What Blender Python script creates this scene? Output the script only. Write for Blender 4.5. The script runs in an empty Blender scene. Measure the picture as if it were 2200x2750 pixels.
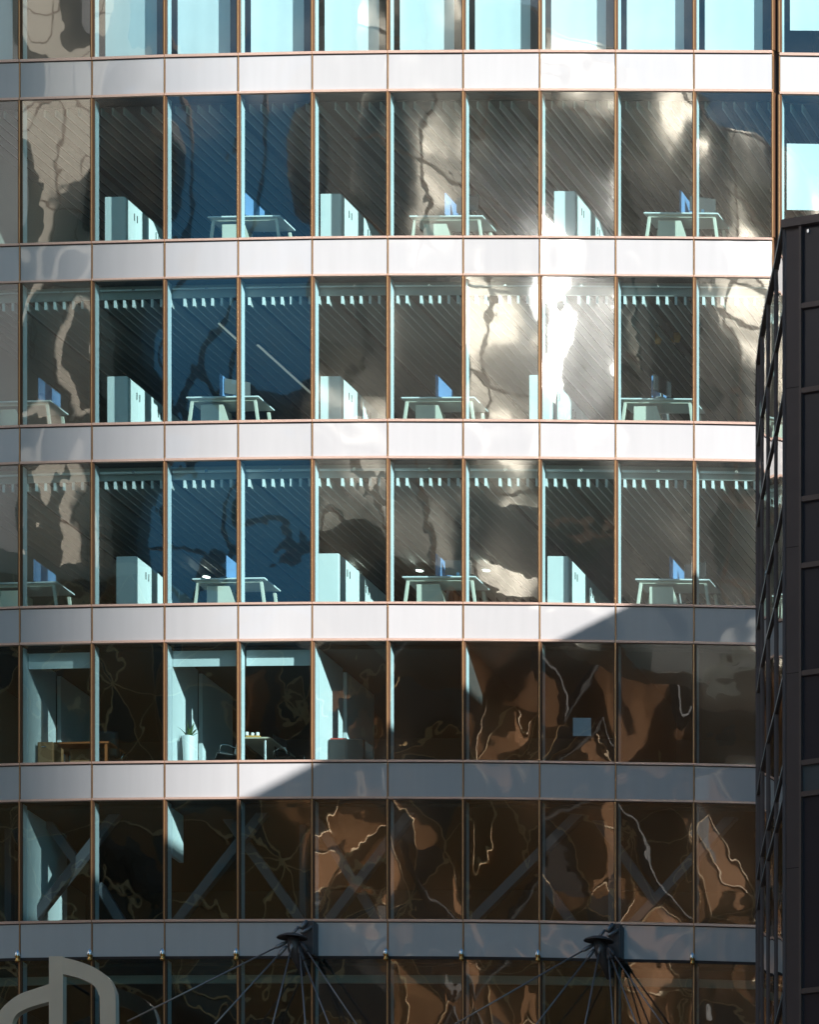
import bpy, math, random
from mathutils import Vector, Matrix, noise
random.seed(7)
R = math.radians
scene = bpy.context.scene
col = scene.collection

# ------------------------------------------------------------------ camera
CX, CD, CZ = 55.0, 150.0, 1.7          # camera stands 55 m right of, 150 m before the facade
ZC = 55.7                              # height of the facade point in the middle of the picture
cam_d = bpy.data.cameras.new('camera')
cam = bpy.data.objects.new('camera', cam_d); col.objects.link(cam)
cam.location = (CX, -CD, CZ); cam.rotation_euler = (R(90), 0, 0)
cam_d.sensor_fit = 'HORIZONTAL'; cam_d.sensor_width = 36
cam_d.lens = 36*CD/17.25
cam_d.shift_x = -CX/17.25
cam_d.shift_y = (ZC-CZ)/17.25
cam_d.clip_start = 1; cam_d.clip_end = 4000
scene.camera = cam

# ------------------------------------------------------------------ light
SUN = Vector((1.5, -1.0, 0.75)).normalized()     # towards the sun
world = bpy.data.worlds.new("World"); scene.world = world; world.use_nodes = True
nt = world.node_tree; nt.nodes.clear()
out = nt.nodes.new('ShaderNodeOutputWorld'); bg = nt.nodes.new('ShaderNodeBackground')
sky = nt.nodes.new('ShaderNodeTexSky'); sky.sky_type = 'NISHITA'; sky.sun_disc = False
sky.sun_elevation = math.asin(SUN.z); sky.sun_rotation = math.atan2(SUN.x, SUN.y)
sky.air_density = 1.0; sky.dust_density = 0.3; sky.ozone_density = 1.0
bg.inputs[1].default_value = 0.05
tint = nt.nodes.new('ShaderNodeMix'); tint.data_type = 'RGBA'; tint.blend_type = 'MULTIPLY'; tint.inputs['Factor'].default_value = 1
tint.inputs['B'].default_value = (0.36, 0.84, 1.02, 1)
wc = nt.nodes.new('ShaderNodeTexCoord'); wn = nt.nodes.new('ShaderNodeTexNoise'); wn.inputs['Scale'].default_value = 5.5; wn.inputs['Detail'].default_value = 6; wn.inputs['Roughness'].default_value = 0.55
wr = nt.nodes.new('ShaderNodeMapRange'); wr.inputs['From Min'].default_value = 0.44; wr.inputs['From Max'].default_value = 0.62
sx = nt.nodes.new('ShaderNodeSeparateXYZ'); we = nt.nodes.new('ShaderNodeMapRange'); we.inputs['From Min'].default_value = 0.365; we.inputs['From Max'].default_value = 0.40
wm = nt.nodes.new('ShaderNodeMath'); wm.operation = 'MULTIPLY'
cm = nt.nodes.new('ShaderNodeMix'); cm.data_type = 'RGBA'; cm.inputs['B'].default_value = (9.0, 9.6, 10.0, 1)
nt.links.new(sky.outputs[0], tint.inputs['A']); nt.links.new(wc.outputs['Generated'], wn.inputs['Vector']); nt.links.new(wn.outputs['Fac'], wr.inputs['Value'])
nt.links.new(wc.outputs['Generated'], sx.inputs[0]); nt.links.new(sx.outputs['Z'], we.inputs['Value'])
up = nt.nodes.new('ShaderNodeMapRange'); up.inputs['From Min'].default_value = 0.62; up.inputs['From Max'].default_value = 0.45
nt.links.new(sx.outputs['Z'], up.inputs['Value'])
wm2 = nt.nodes.new('ShaderNodeMath'); wm2.operation = 'MULTIPLY'
nt.links.new(wr.outputs[0], wm.inputs[0]); nt.links.new(we.outputs[0], wm.inputs[1]); nt.links.new(wm.outputs[0], wm2.inputs[0]); nt.links.new(up.outputs[0], wm2.inputs[1])
nt.links.new(wm2.outputs[0], cm.inputs['Factor']); nt.links.new(tint.outputs['Result'], cm.inputs['A'])
nt.links.new(cm.outputs['Result'], bg.inputs[0]); nt.links.new(bg.outputs[0], out.inputs[0])
sl = bpy.data.lights.new('sun', 'SUN'); sl.energy = 5.0; sl.angle = R(0.5); sl.color = (1.0, 0.955, 0.91)
so = bpy.data.objects.new('sun', sl); col.objects.link(so)
so.rotation_euler = SUN.to_track_quat('Z', 'Y').to_euler()
vs = scene.view_settings
scene.display_settings.display_device = 'sRGB'
vs.view_transform = 'Standard'; vs.look = 'None'; vs.exposure = 1.15; vs.gamma = 1
scene.cycles.max_bounces = 10; scene.cycles.transparent_max_bounces = 16
scene.cycles.glossy_bounces = 6

# ------------------------------------------------------------------ materials
def mat(name, color, rough=0.6, metal=0.0, spec=0.5, noise_amt=0.12, noise_scale=6.0, coat=0.0, emit=None, bump=0.0, coords='Object'):
    m = bpy.data.materials.new(name); m.use_nodes = True
    t = m.node_tree; b = t.nodes['Principled BSDF']
    b.inputs['Roughness'].default_value = rough; b.inputs['Metallic'].default_value = metal
    b.inputs['Specular IOR Level'].default_value = spec
    b.inputs['Coat Weight'].default_value = coat; b.inputs['Coat Roughness'].default_value = 0.03
    tc = t.nodes.new('ShaderNodeNewGeometry')
    n = t.nodes.new('ShaderNodeTexNoise'); n.inputs['Scale'].default_value = noise_scale; n.inputs['Detail'].default_value = 5
    t.links.new(tc.outputs['Position'], n.inputs['Vector'])
    mx = t.nodes.new('ShaderNodeMix'); mx.data_type = 'RGBA'
    c = Vector(color[:3])
    mx.inputs['A'].default_value = (*[max(0, v*(1-noise_amt)) for v in c], 1)
    mx.inputs['B'].default_value = (*[min(1, v*(1+noise_amt)) for v in c], 1)
    t.links.new(n.outputs['Fac'], mx.inputs['Factor']); t.links.new(mx.outputs['Result'], b.inputs['Base Color'])
    if bump:
        bp = t.nodes.new('ShaderNodeBump'); bp.inputs['Distance'].default_value = bump; bp.inputs['Strength'].default_value = 1
        t.links.new(n.outputs['Fac'], bp.inputs['Height']); t.links.new(bp.outputs['Normal'], b.inputs['Normal'])
    if emit:
        b.inputs['Emission Color'].default_value = (*color[:3], 1); b.inputs['Emission Strength'].default_value = emit
    return m

def glass(name, tint, refl, rcol, bump1=0.010, bump2=0.0002, rough=0.0, soft=0.0):
    m = bpy.data.materials.new(name); m.use_nodes = True
    t = m.node_tree; t.nodes.clear()
    o = t.nodes.new('ShaderNodeOutputMaterial')
    g = t.nodes.new('ShaderNodeNewGeometry')
    n1 = t.nodes.new('ShaderNodeTexNoise'); n1.inputs['Scale'].default_value = 0.9; n1.inputs['Detail'].default_value = 0.0
    n2 = t.nodes.new('ShaderNodeTexNoise'); n2.inputs['Scale'].default_value = 4.5; n2.inputs['Detail'].default_value = 0.0
    t.links.new(g.outputs['Position'], n1.inputs['Vector']); t.links.new(g.outputs['Position'], n2.inputs['Vector'])
    b1 = t.nodes.new('ShaderNodeBump'); b1.inputs['Distance'].default_value = bump1; b1.inputs['Strength'].default_value = 1
    b2 = t.nodes.new('ShaderNodeBump'); b2.inputs['Distance'].default_value = bump2; b2.inputs['Strength'].default_value = 1
    t.links.new(n1.outputs['Fac'], b1.inputs['Height']); t.links.new(n2.outputs['Fac'], b2.inputs['Height'])
    t.links.new(b1.outputs['Normal'], b2.inputs['Normal'])
    gl = t.nodes.new('ShaderNodeBsdfGlossy'); gl.inputs['Roughness'].default_value = rough; gl.inputs['Color'].default_value = (*rcol, 1)
    t.links.new(b2.outputs['Normal'], gl.inputs['Normal'])
    if soft:
        g2 = t.nodes.new('ShaderNodeBsdfGlossy'); g2.inputs['Roughness'].default_value = soft; g2.inputs['Color'].default_value = (*rcol, 1)
        t.links.new(b2.outputs['Normal'], g2.inputs['Normal'])
        gm = t.nodes.new('ShaderNodeMixShader'); gm.inputs[0].default_value = 0.45
        t.links.new(gl.outputs[0], gm.inputs[1]); t.links.new(g2.outputs[0], gm.inputs[2]); gl = gm
    tr = t.nodes.new('ShaderNodeBsdfTransparent'); tr.inputs['Color'].default_value = (*tint, 1)
    lf = t.nodes.new('ShaderNodeLayerWeight'); lf.inputs['Blend'].default_value = 0.5
    lw = t.nodes.new('ShaderNodeMath'); lw.operation = 'POWER'; lw.inputs[1].default_value = 4.5
    t.links.new(lf.outputs['Facing'], lw.inputs[0])
    ad = t.nodes.new('ShaderNodeMath'); ad.operation = 'ADD'; ad.use_clamp = True; ad.inputs[1].default_value = refl
    t.links.new(lw.outputs[0], ad.inputs[0])
    mx = t.nodes.new('ShaderNodeMixShader')
    t.links.new(ad.outputs[0], mx.inputs[0]); t.links.new(tr.outputs[0], mx.inputs[1]); t.links.new(gl.outputs[0], mx.inputs[2])
    t.links.new(mx.outputs[0], o.inputs['Surface'])
    return m

def satin(name, color, rough, scale, dist, metal=0.85, ramp=None):
    m = mat(name, color, rough, metal, noise_amt=0.12, noise_scale=0.3)
    t = m.node_tree; b = t.nodes['Principled BSDF']
    g = t.nodes.new('ShaderNodeNewGeometry'); n = t.nodes.new('ShaderNodeTexNoise'); n.inputs['Scale'].default_value = scale; n.inputs['Detail'].default_value = 0.5
    bp = t.nodes.new('ShaderNodeBump'); bp.inputs['Distance'].default_value = dist; bp.inputs['Strength'].default_value = 1
    t.links.new(g.outputs['Position'], n.inputs['Vector']); t.links.new(n.outputs['Fac'], bp.inputs['Height']); t.links.new(bp.outputs['Normal'], b.inputs['Normal'])
    return m

def spandrel_mat():
    m = mat('spandrel', (0.515, 0.512, 0.525), 0.45, noise_amt=0.06, noise_scale=1.2)
    t = m.node_tree; b = t.nodes['Principled BSDF']
    nz = [x for x in t.nodes if x.type == 'TEX_NOISE'][0]; vm = t.nodes.new('ShaderNodeVectorMath'); vm.operation = 'MULTIPLY'; vm.inputs[1].default_value = (5, 5, .5)
    t.links.new(nz.inputs['Vector'].links[0].from_socket, vm.inputs[0]); t.links.new(vm.outputs[0], nz.inputs['Vector'])
    b.inputs['Coat Weight'].default_value = 1.0; b.inputs['Coat Roughness'].default_value = 0.02; b.inputs['Coat IOR'].default_value = 1.7
    g = t.nodes.new('ShaderNodeNewGeometry'); n = t.nodes.new('ShaderNodeTexNoise'); n.inputs['Scale'].default_value = 1.0; n.inputs['Detail'].default_value = 0.0
    bp = t.nodes.new('ShaderNodeBump'); bp.inputs['Distance'].default_value = 0.014; bp.inputs['Strength'].default_value = 1
    t.links.new(g.outputs['Position'], n.inputs['Vector']); t.links.new(n.outputs['Fac'], bp.inputs['Height']); t.links.new(bp.outputs['Normal'], b.inputs['Coat Normal'])
    oi = t.nodes.new('ShaderNodeObjectInfo'); mr = t.nodes.new('ShaderNodeMapRange'); mr.inputs['To Min'].default_value = 0.94; mr.inputs['To Max'].default_value = 1.03
    mu_ = t.nodes.new('ShaderNodeMix'); mu_.data_type = 'RGBA'; mu_.blend_type = 'MULTIPLY'; mu_.inputs['Factor'].default_value = 1
    src = b.inputs['Base Color'].links[0].from_socket
    t.links.new(oi.outputs['Random'], mr.inputs['Value']); t.links.new(src, mu_.inputs['A']); t.links.new(mr.outputs[0], mu_.inputs['B']); t.links.new(mu_.outputs['Result'], b.inputs['Base Color'])
    return m

M = {}
M['glass'] = glass('window glass', (0.75, 0.97, 0.98), 0.23, (1.0, 0.99, 0.95), 0.003, soft=0.085)
M['darkglass'] = glass('dark glass', (0.10, 0.10, 0.13), 0.02, (1.0, 0.97, 0.93), 0.006, 0.0006)
M['spandrel'] = spandrel_mat()
M['copper'] = mat('copper anodised cap', (0.56, 0.34, 0.17), 0.36, 0.7, noise_scale=25)
M['pink'] = mat('rose anodised cap', (0.74, 0.52, 0.43), 0.4, 0.45, noise_scale=25)
M['gasket'] = mat('black gasket', (0.03, 0.02, 0.018), 0.7)
M['brownseal'] = mat('brown seal', (0.10, 0.045, 0.02), 0.6)
M['fin'] = mat('mullion fin', (0.62, 0.66, 0.70), 0.5, noise_amt=0.05)
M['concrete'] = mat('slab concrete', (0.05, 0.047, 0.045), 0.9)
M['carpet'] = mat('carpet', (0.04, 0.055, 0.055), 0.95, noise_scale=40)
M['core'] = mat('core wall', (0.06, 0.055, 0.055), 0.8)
M['bulk'] = mat('bulkhead paint', (0.42, 0.42, 0.40), 0.7, noise_amt=0.05)
M['baffle'] = mat('ceiling baffle', (0.46, 0.46, 0.44), 0.5, noise_amt=0.05)
M['white'] = mat('white lacquer', (0.82, 0.84, 0.84), 0.45, noise_amt=0.03)
M['cream'] = mat('cream lacquer', (0.70, 0.66, 0.56), 0.5, noise_amt=0.06)
M['oak'] = mat('pale oak', (0.58, 0.50, 0.38), 0.5, noise_amt=0.15, noise_scale=14)
M['teak'] = mat('red brown wood', (0.36, 0.11, 0.035), 0.4, noise_amt=0.25, noise_scale=14)
M['cardboard'] = mat('brown cupboard', (0.30, 0.15, 0.07), 0.6)
M['blue'] = mat('blue felt screen', (0.15, 0.27, 0.50), 0.8, noise_amt=0.08, noise_scale=40)
M['black'] = mat('black plastic', (0.02, 0.02, 0.022), 0.4)
M['chrome'] = mat('chrome', (0.7, 0.7, 0.7), 0.15, 1.0)
M['greyfab'] = mat('grey mesh', (0.45, 0.47, 0.48), 0.8, noise_scale=60)
M['blind'] = mat('blind cloth', (0.76, 0.77, 0.80), 0.8, noise_amt=0.04)
M['partition'] = mat('white partition', (0.66, 0.70, 0.72), 0.6, noise_amt=0.04)
M['brace'] = mat('grey brace paint', (0.11, 0.115, 0.14), 0.5, noise_amt=0.08)
M['leaf'] = mat('leaf', (0.07, 0.11, 0.03), 0.5, noise_amt=0.4, noise_scale=20)
M['paper'] = mat('paper', (0.60, 0.58, 0.68), 0.7, noise_amt=0.2, noise_scale=40)
M['red'] = mat('red card', (0.5, 0.06, 0.04), 0.5)
M['orange'] = mat('orange card', (0.65, 0.33, 0.08), 0.5)
M['lamp'] = mat('lamp glow', (1.0, 0.95, 0.85), 0.4, emit=5.0)
M['strip'] = mat('strip lamp glow', (1.0, 0.93, 0.82), 0.4, emit=0.12)
M['warmlamp'] = mat('warm lamp glow', (1.0, 0.66, 0.30), 0.4, emit=2.2)
M['darkmetal'] = mat('dark bronze cladding', (0.115, 0.095, 0.10), 0.42, 0.3, noise_scale=3)
M['darkframe'] = mat('dark bronze frame', (0.17, 0.135, 0.13), 0.4, 0.3)
M['darkfacade'] = mat('dark panel', (0.042, 0.038, 0.052), 0.3, noise_amt=.25, noise_scale=.8)
M['slatepanel'] = mat('slate panel', (0.10, 0.12, 0.135), 0.35)
M['steel'] = mat('dark cast steel', (0.085, 0.075, 0.08), 0.45, 0.3)
M['rod'] = mat('stainless rod', (0.30, 0.28, 0.29), 0.4, 0.6)
M['logo'] = mat('sign metal', (0.74, 0.68, 0.57), 0.35, 0.4, noise_amt=0.1, noise_scale=1.5)
M['gold'] = mat('brass', (0.75, 0.42, 0.14), 0.25, 0.9)
M['silver'] = mat('silver tip', (0.8, 0.82, 0.85), 0.2, 0.9)
M['ground'] = mat('asphalt', (0.055, 0.053, 0.05), 0.9, noise_scale=0.4, noise_amt=0.3)
M['stone'] = mat('stone wall', (0.35, 0.32, 0.28), 0.8, noise_scale=0.8)
M['mirror'] = mat('satin steel reflector', (0.75, 0.76, 0.76), 0.40, 1.0)
M['farblack'] = mat('black steel brace', (0.012, 0.011, 0.012), 0.5)
M['farrod'] = mat('pale tie rod', (1.0, 0.62, 0.30), 0.5)
M['farbeige'] = satin('brushed champagne cladding', (0.35, 0.33, 0.285), 0.50, 0.26, 3.4, 0.8)
M['farpale'] = mat('pale limestone', (0.68, 0.60, 0.48), 0.6, noise_amt=0.25, noise_scale=0.3)
M['fargrey'] = mat('weathered grey panel', (0.16, 0.15, 0.13), 0.6, noise_amt=0.4, noise_scale=0.3)
M['farbrown'] = satin('copper cladding', (0.29, 0.135, 0.052), 0.72, 0.35, .7, 0.2)
M['farbrown'].node_tree.nodes['Principled BSDF'].inputs['Specular IOR Level'].default_value = 0.15
M['fardark'] = mat('dark window band', (0.02, 0.02, 0.022), 0.4)
M['farjoint'] = mat('brown joint', (0.16, 0.08, 0.035), 0.6)

# ------------------------------------------------------------------ mesh helpers
class MB:
    def __init__(s): s.v = []; s.f = []
    def quad(s, a, b, c, d):
        n = len(s.v); s.v += [tuple(a), tuple(b), tuple(c), tuple(d)]; s.f.append((n, n+1, n+2, n+3))
    def hexa(s, p):      # p: 8 points, bottom ring 0-3, top ring 4-7
        n = len(s.v); s.v += [tuple(q) for q in p]
        for f in ((0, 3, 2, 1), (4, 5, 6, 7), (0, 1, 5, 4), (1, 2, 6, 5), (2, 3, 7, 6), (3, 0, 4, 7)):
            s.f.append(tuple(n+i for i in f))
        return s
    def box(s, x0, x1, y0, y1, z0, z1):
        return s.hexa([(x0, y0, z0), (x1, y0, z0), (x1, y1, z0), (x0, y1, z0), (x0, y0, z1), (x1, y0, z1), (x1, y1, z1), (x0, y1, z1)])
    def tube(s, pts, rad, n=10, cap=True):
        pts = [Vector(p) for p in pts]
        rads = rad if isinstance(rad, (list, tuple)) else [rad]*len(pts)
        base = len(s.v); prev = None
        for i, p in enumerate(pts):
            d = (pts[min(i+1, len(pts)-1)] - pts[max(i-1, 0)]).normalized()
            if prev is None:
                a = d.orthogonal().normalized()
            else:
                a = (prev - d*prev.dot(d)).normalized()
            prev = a; b = d.cross(a)
            for k in range(n):
                w = 2*math.pi*k/n
                s.v.append(tuple(p + (a*math.cos(w) + b*math.sin(w))*rads[i]))
        for i in range(len(pts)-1):
            for k in range(n):
                k2 = (k+1) % n
                s.f.append((base+i*n+k, base+i*n+k2, base+(i+1)*n+k2, base+(i+1)*n+k))
        if cap:
            s.f.append(tuple(base+k for k in reversed(range(n))))
            s.f.append(tuple(base+(len(pts)-1)*n+k for k in range(n)))
        return s
    def bar(s, a, b, w, h=None, up=(0, 0, 1)):
        a = Vector(a); b = Vector(b); h = h or w
        d = (b-a).normalized(); u = Vector(up)
        r = d.cross(u)
        if r.length < 1e-4: r = d.cross(Vector((0, 1, 0)))
        r.normalize(); u = r.cross(d)
        r *= w/2; u *= h/2
        return s.hexa([a-r-u, a+r-u, a+r+u, a-r+u, b-r-u, b+r-u, b+r+u, b-r+u])
    def prism(s, outline, y0, y1):          # outline in (x, z), extruded along y
        n = len(outline); b = len(s.v)
        s.v += [(x, y0, z) for x, z in outline] + [(x, y1, z) for x, z in outline]
        s.f.append(tuple(b+i for i in range(n))); s.f.append(tuple(b+n+i for i in reversed(range(n))))
        for i in range(n):
            j = (i+1) % n
            s.f.append((b+i, b+n+i, b+n+j, b+j))
        return s
    def build(s, name, m, parent=None, smooth=False, bevel=0.0):
        me = bpy.data.meshes.new(name); me.from_pydata(s.v, [], s.f); me.update()
        me.materials.append(M[m] if isinstance(m, str) else m)
        o = bpy.data.objects.new(name, me); col.objects.link(o)
        if smooth: me.polygons.foreach_set('use_smooth', [True]*len(me.polygons))
        if parent is not None: o.parent = parent
        if bevel:
            bv = o.modifiers.new('bevel', 'BEVEL'); bv.width = bevel; bv.segments = 2; bv.limit_method = 'ANGLE'
        return o

def tag(o, label, cat=None, group=None, kind=None):
    if label: o['label'] = label
    if cat: o['category'] = cat
    if group: o['group'] = group
    if kind: o['kind'] = kind
    return o

def empty(name, loc=(0, 0, 0), rz=0.0):
    o = bpy.data.objects.new(name, None); col.objects.link(o)
    o.location = loc; o.rotation_euler = (0, 0, rz); o.empty_display_size = 0.3
    return o

def copy_tree(o, parent=None):
    c = o.copy(); col.objects.link(c); c.parent = parent
    for ch in list(o.children): copy_tree(ch, c)
    return c

# ------------------------------------------------------------------ facade geometry
# px, py: centimetres across and down the facade; the curtain wall curves with a 150 m radius
MU = [-110, 42, 194, 347, 502, 658, 817, 976, 1137, 1297, 1462, 1628]
K = [-110, 42, 194, 347, 502, 658, 817, 976, 1137, 1297, 1462, 1628, 1805]
DT = [21.5, 16.8, 12.4, 6.8, 3.4, 0, -2, -3, -3.7, -3.4, -2.7, -2, 0]
DM = [18, 12, 7.7, 4.8, 2, 0, -.9, -.6, .2, 2.0, 3.8, 6.8, 11]
DB = [9, 4.8, 2.2, 1, .3, 0, .3, 1, 3, 6.0, 9.0, 13.8, 19]
def interp(x, xs, ys):
    if x <= xs[0]: i = 0
    else:
        i = len(xs)-2
        for k in range(len(xs)-1):
            if x < xs[k+1]: i = k; break
    w = (x-xs[i])/(xs[i+1]-xs[i])
    return ys[i]*(1-w)+ys[i+1]*w
def warp(px, py):
    t_, m_, b_ = interp(px, K, DT), interp(px, K, DM), interp(px, K, DB)
    if py < 886: w = (py-112)/774; d = t_*(1-w)+m_*w
    else: w = (py-886)/1050; d = m_*(1-w)+b_*w
    if px > 1634: d += 4.5
    return py + d
def F(px, py, dep=0.0):
    u = (px-1000)/100
    Y = u*u/300.0
    py2 = warp(px, py)
    t = (CD+Y)/CD
    X = CX + ((px-862.5)*.01-CX)*t
    Z = CZ + (ZC+(1078-py2)*.01-CZ)*t
    n = Vector((-u/150, 1, 0)).normalized()
    return Vector((X, Y, Z)) + n*dep
def fbox(mb, px0, px1, py0, py1, d0, d1):   # py0 upper, py1 lower
    p = [F(px0, py1, d0), F(px1, py1, d0), F(px1, py1, d1), F(px0, py1, d1), F(px0, py0, d0), F(px1, py0, d0), F(px1, py0, d1), F(px0, py0, d1)]
    return mb.hexa(p)
def slide(px_img, dep):      # the facade px a thing at this depth stands behind
    px = px_img
    for _ in range(4):
        u = (px-1000)/100; X = (px-862.5)*.01
        px = px_img - dep*100*((CX-X)/CD - u/150)
    return px
def tilt(py): return (ZC-CZ+(1078-py)*.01)/CD
def frame_at(px_img, py_floor, dep):
    px = slide(px_img, dep); p = F(px, py_floor, dep); u = (px-1000)/100
    return p, math.atan(u/150)

WIN = [(-195, 109), (197, 498.5), (584, 883), (968, 1267), (1351, 1599), (1683, 1934), (2018, 2268)]
SP = [(117, 189.5), (505.5, 577.5), (890.5, 960.5), (1274, 1343.5), (1606, 1676), (1941.5, 2012)]
COLS = [(MU[i], MU[i+1]) for i in range(len(MU)-1)] + [(1642, 1805)]
RW = ['top', 'second', 'third', 'fourth', 'fifth', 'sixth', 'seventh']

hq = empty('office_building', F(860, 3000, 0) * 1.0)
hq.location = (0, 3, 0)
tag(hq, 'curved glass office block with white spandrel bands and thin copper mullions', 'building')
HQL = Vector((0, 3, 0))
def hb(mb, name, m, parent=None, smooth=False, bevel=0.0):   # build a part of the office block
    mb.v = [tuple(Vector(v)-HQL) for v in mb.v]
    return mb.build(name, m, parent or hq, smooth, bevel)

# --- windows: every pane bowed and rippled in its own way
def pane(px0, px1, py0, py1, seed, amp=1.0):
    rnd = random.Random(seed)
    nx, ny = 14, 24
    a = rnd.uniform(-1, 1)*0.006*amp
    tx, ty = rnd.uniform(-1, 1)*0.003*amp, rnd.uniform(-1, 1)*0.003*amp
    off = Vector((rnd.uniform(0, 90), rnd.uniform(0, 90), rnd.uniform(0, 90)))
    c = [F(px0, py1), F(px1, py1), F(px1, py0), F(px0, py0)]
    n = (c[1]-c[0]).cross(c[3]-c[0]).normalized()
    if n.y > 0: n = -n
    mb = MB()
    for j in range(ny+1):
        for i in range(nx+1):
            s, t = i/nx, j/ny
            p = (c[0]*(1-s)+c[1]*s)*(1-t) + (c[3]*(1-s)+c[2]*s)*t
            e = (s*(1-s)*4)*(t*(1-t)*4)
            q = Vector(((px1-px0)/100*s, (py1-py0)/100*t, 0))
            h = a*e + tx*(s-.5) + ty*(t-.5)
            h += amp*0.0026*noise.noise(q*0.75+off)*min(1, e*4+.25) + amp*0.0003*noise.noise(q*2.4+off*2)*min(1, e*4)
            mb.v.append(tuple(p - n*0.004 + n*h))
    for j in range(ny):
        for i in range(nx):
            k = j*(nx+1)+i
            mb.f.append((k, k+1, k+nx+2, k+nx+1))
    return mb
for r, (y0, y1) in enumerate(WIN):
    for c, (x0, x1) in enumerate(COLS):
        hb(pane(x0+4.5, x1-3.5, y0, y1, 100*r+c, 1.0 if c != 1 else 1.5), 'window', 'glass', smooth=True)
# --- spandrels
for r, (y0, y1) in enumerate(SP):
    for c, (x0, x1) in enumerate(COLS):
        rnd = random.Random(900+r*20+c)
        mb = MB(); a = rnd.uniform(-.002, .002); b = rnd.uniform(-.0015, .0015)
        xa, xb = x0+1.7, x1-2.1; p = [F(xa, y1, a), F(xb, y1, -a), F(xb, y1, .05), F(xa, y1, .05), F(xa, y0, a+b), F(xb, y0, -a+b), F(xb, y0, .05), F(xa, y0, .05)]
        mb.hexa(p); hb(mb, 'spandrel_panel', 'spandrel')
# --- transoms
def transom(y0, y1, m, d0=-0.035, d1=0.045):
    mb = MB()
    for (x0, x1) in COLS:
        fbox(mb, x0+1.2, x1-1.2 if x0 != 1642 else x1, y0, y1, d0, d1)
    return mb
for r, (y0, y1) in enumerate(SP):
    wb = WIN[r][1]; wt = WIN[r+1][0]
    t = hb(transom(wb+.9, y0-1.6, 'pink'), 'transom', 'pink')
    hb(transom(y0-1.6, y0, 'gasket', 0.004, 0.06), 'gasket', 'gasket', t)
    if r < 5:
        t = hb(transom(y1+1.3, wt-1.2, 'pink'), 'transom', 'pink')
        hb(transom(y1, y1+1.3, 'gasket', 0.004, 0.06), 'gasket', 'gasket', t)
    else:
        for (x0, x1) in COLS:
            mb = MB(); fbox(mb, x0+1.2, x1-1.2, y1, wt, -.01, .06); hb(mb, 'transom', 'gasket')
# --- mullions: copper cap outside, pale fin inside
ZONES = [(-195, 109, 1)] + [z for i in range(6) for z in ((WIN[i][1], WIN[i+1][0], 0), (WIN[i+1][0], WIN[i+1][1], 1))]
for i, x in enumerate(MU + [1642, 1805]):
    mb = MB(); g = MB(); fn = MB()
    def piece(m_, xa, xb, a, b, d0, d1):
        n_ = max(1, round((b-a)/100))
        for k in range(n_):
            fbox(m_, xa, xb, a+(b-a)*k/n_, a+(b-a)*(k+1)/n_, d0, d1)
    for (a, b, win) in ZONES:
        w = 1.2 if win else .8
        piece(mb, x-w, x+w, a, b, -.032 if win else -.012, .05)
        if win:
            piece(g, x-3.4, x-w-.02, a, b, -.02, .05); piece(g, x+w+.02, x+4.2, a, b, -.02, .05)
            fbox(fn, x-3.0, x+3.0, a, b, .052, .25)
        else:
            piece(g, x-1.9, x-w-.02, a+6, b-5, -.004, .05); piece(g, x+w+.02, x+1.5, a+6, b-5, -.004, .05)
    mo = hb(mb, 'mullion', 'copper'); hb(g, 'gasket', 'brownseal', mo); hb(fn, 'fin', 'fin', mo)
# dark joint between the two facade fields
mb = MB()
for a, b in zip(range(-195, 2268, 120), list(range(-75, 2268, 120))+[2268]):
    p = [F(1630.2, b, .06), F(1633.9, b, .06), F(1633.9, b, .3), F(1630.2, b, .3), F(1630.2, a, .06), F(1633.9, a, .06), F(1633.9, a, .3), F(1630.2, a, .3)]
    mb.hexa(p)
    p = [F(1634.1, b, .06), F(1640, b, .06), F(1640, b, .3), F(1634.1, b, .3), F(1634.1, a, .06), F(1640, a, .06), F(1640, a, .3), F(1634.1, a, .3)]
    mb.hexa(p)
hb(mb, 'movement_joint', 'gasket')

# --- slabs, core and outer shell
KX = [-110, 42, 194, 347, 502, 658, 817, 976, 1137, 1297, 1462, 1628]
KS = list(zip(KX[:-1], KX[1:])) + [(1636, 1805)]
def strip(y0, y1, d0, d1):
    mb = MB()
    for (a, b) in KS:
        fbox(mb, a, b-.01, y0, y1, d0, d1)
    return mb
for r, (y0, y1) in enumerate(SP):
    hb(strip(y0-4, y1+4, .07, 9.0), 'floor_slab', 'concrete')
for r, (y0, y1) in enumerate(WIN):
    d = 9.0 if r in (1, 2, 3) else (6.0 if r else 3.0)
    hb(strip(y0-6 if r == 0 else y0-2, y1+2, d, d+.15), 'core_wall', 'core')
mb = MB(); fbox(mb, -113, -110.2, -195, 2268, .06, 9.2); fbox(mb, 1805.2, 1808, -195, 2268, .06, 9.2)
hb(mb, 'side_wall', 'stone')
mb = MB(); mb.box(-10.2, 11.2, 9.6, 24, 0, 72)
hb(mb, 'rear_block', 'stone')
hb(strip(-420, -196, -.02, 9.4), 'parapet', 'spandrel')
mb = MB()
for (a, b) in KS:
    p0 = F(a, 2269, .1); p1 = F(b, 2269, .1); q1 = F(b, 2269, 9.2); q0 = F(a, 2269, 9.2)
    mb.hexa([(p0.x, p0.y, 0), (p1.x, p1.y, 0), (q1.x, q1.y, 0), (q0.x, q0.y, 0), p0, p1, q1, q0])
hb(mb, 'podium', 'fardark')

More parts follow.
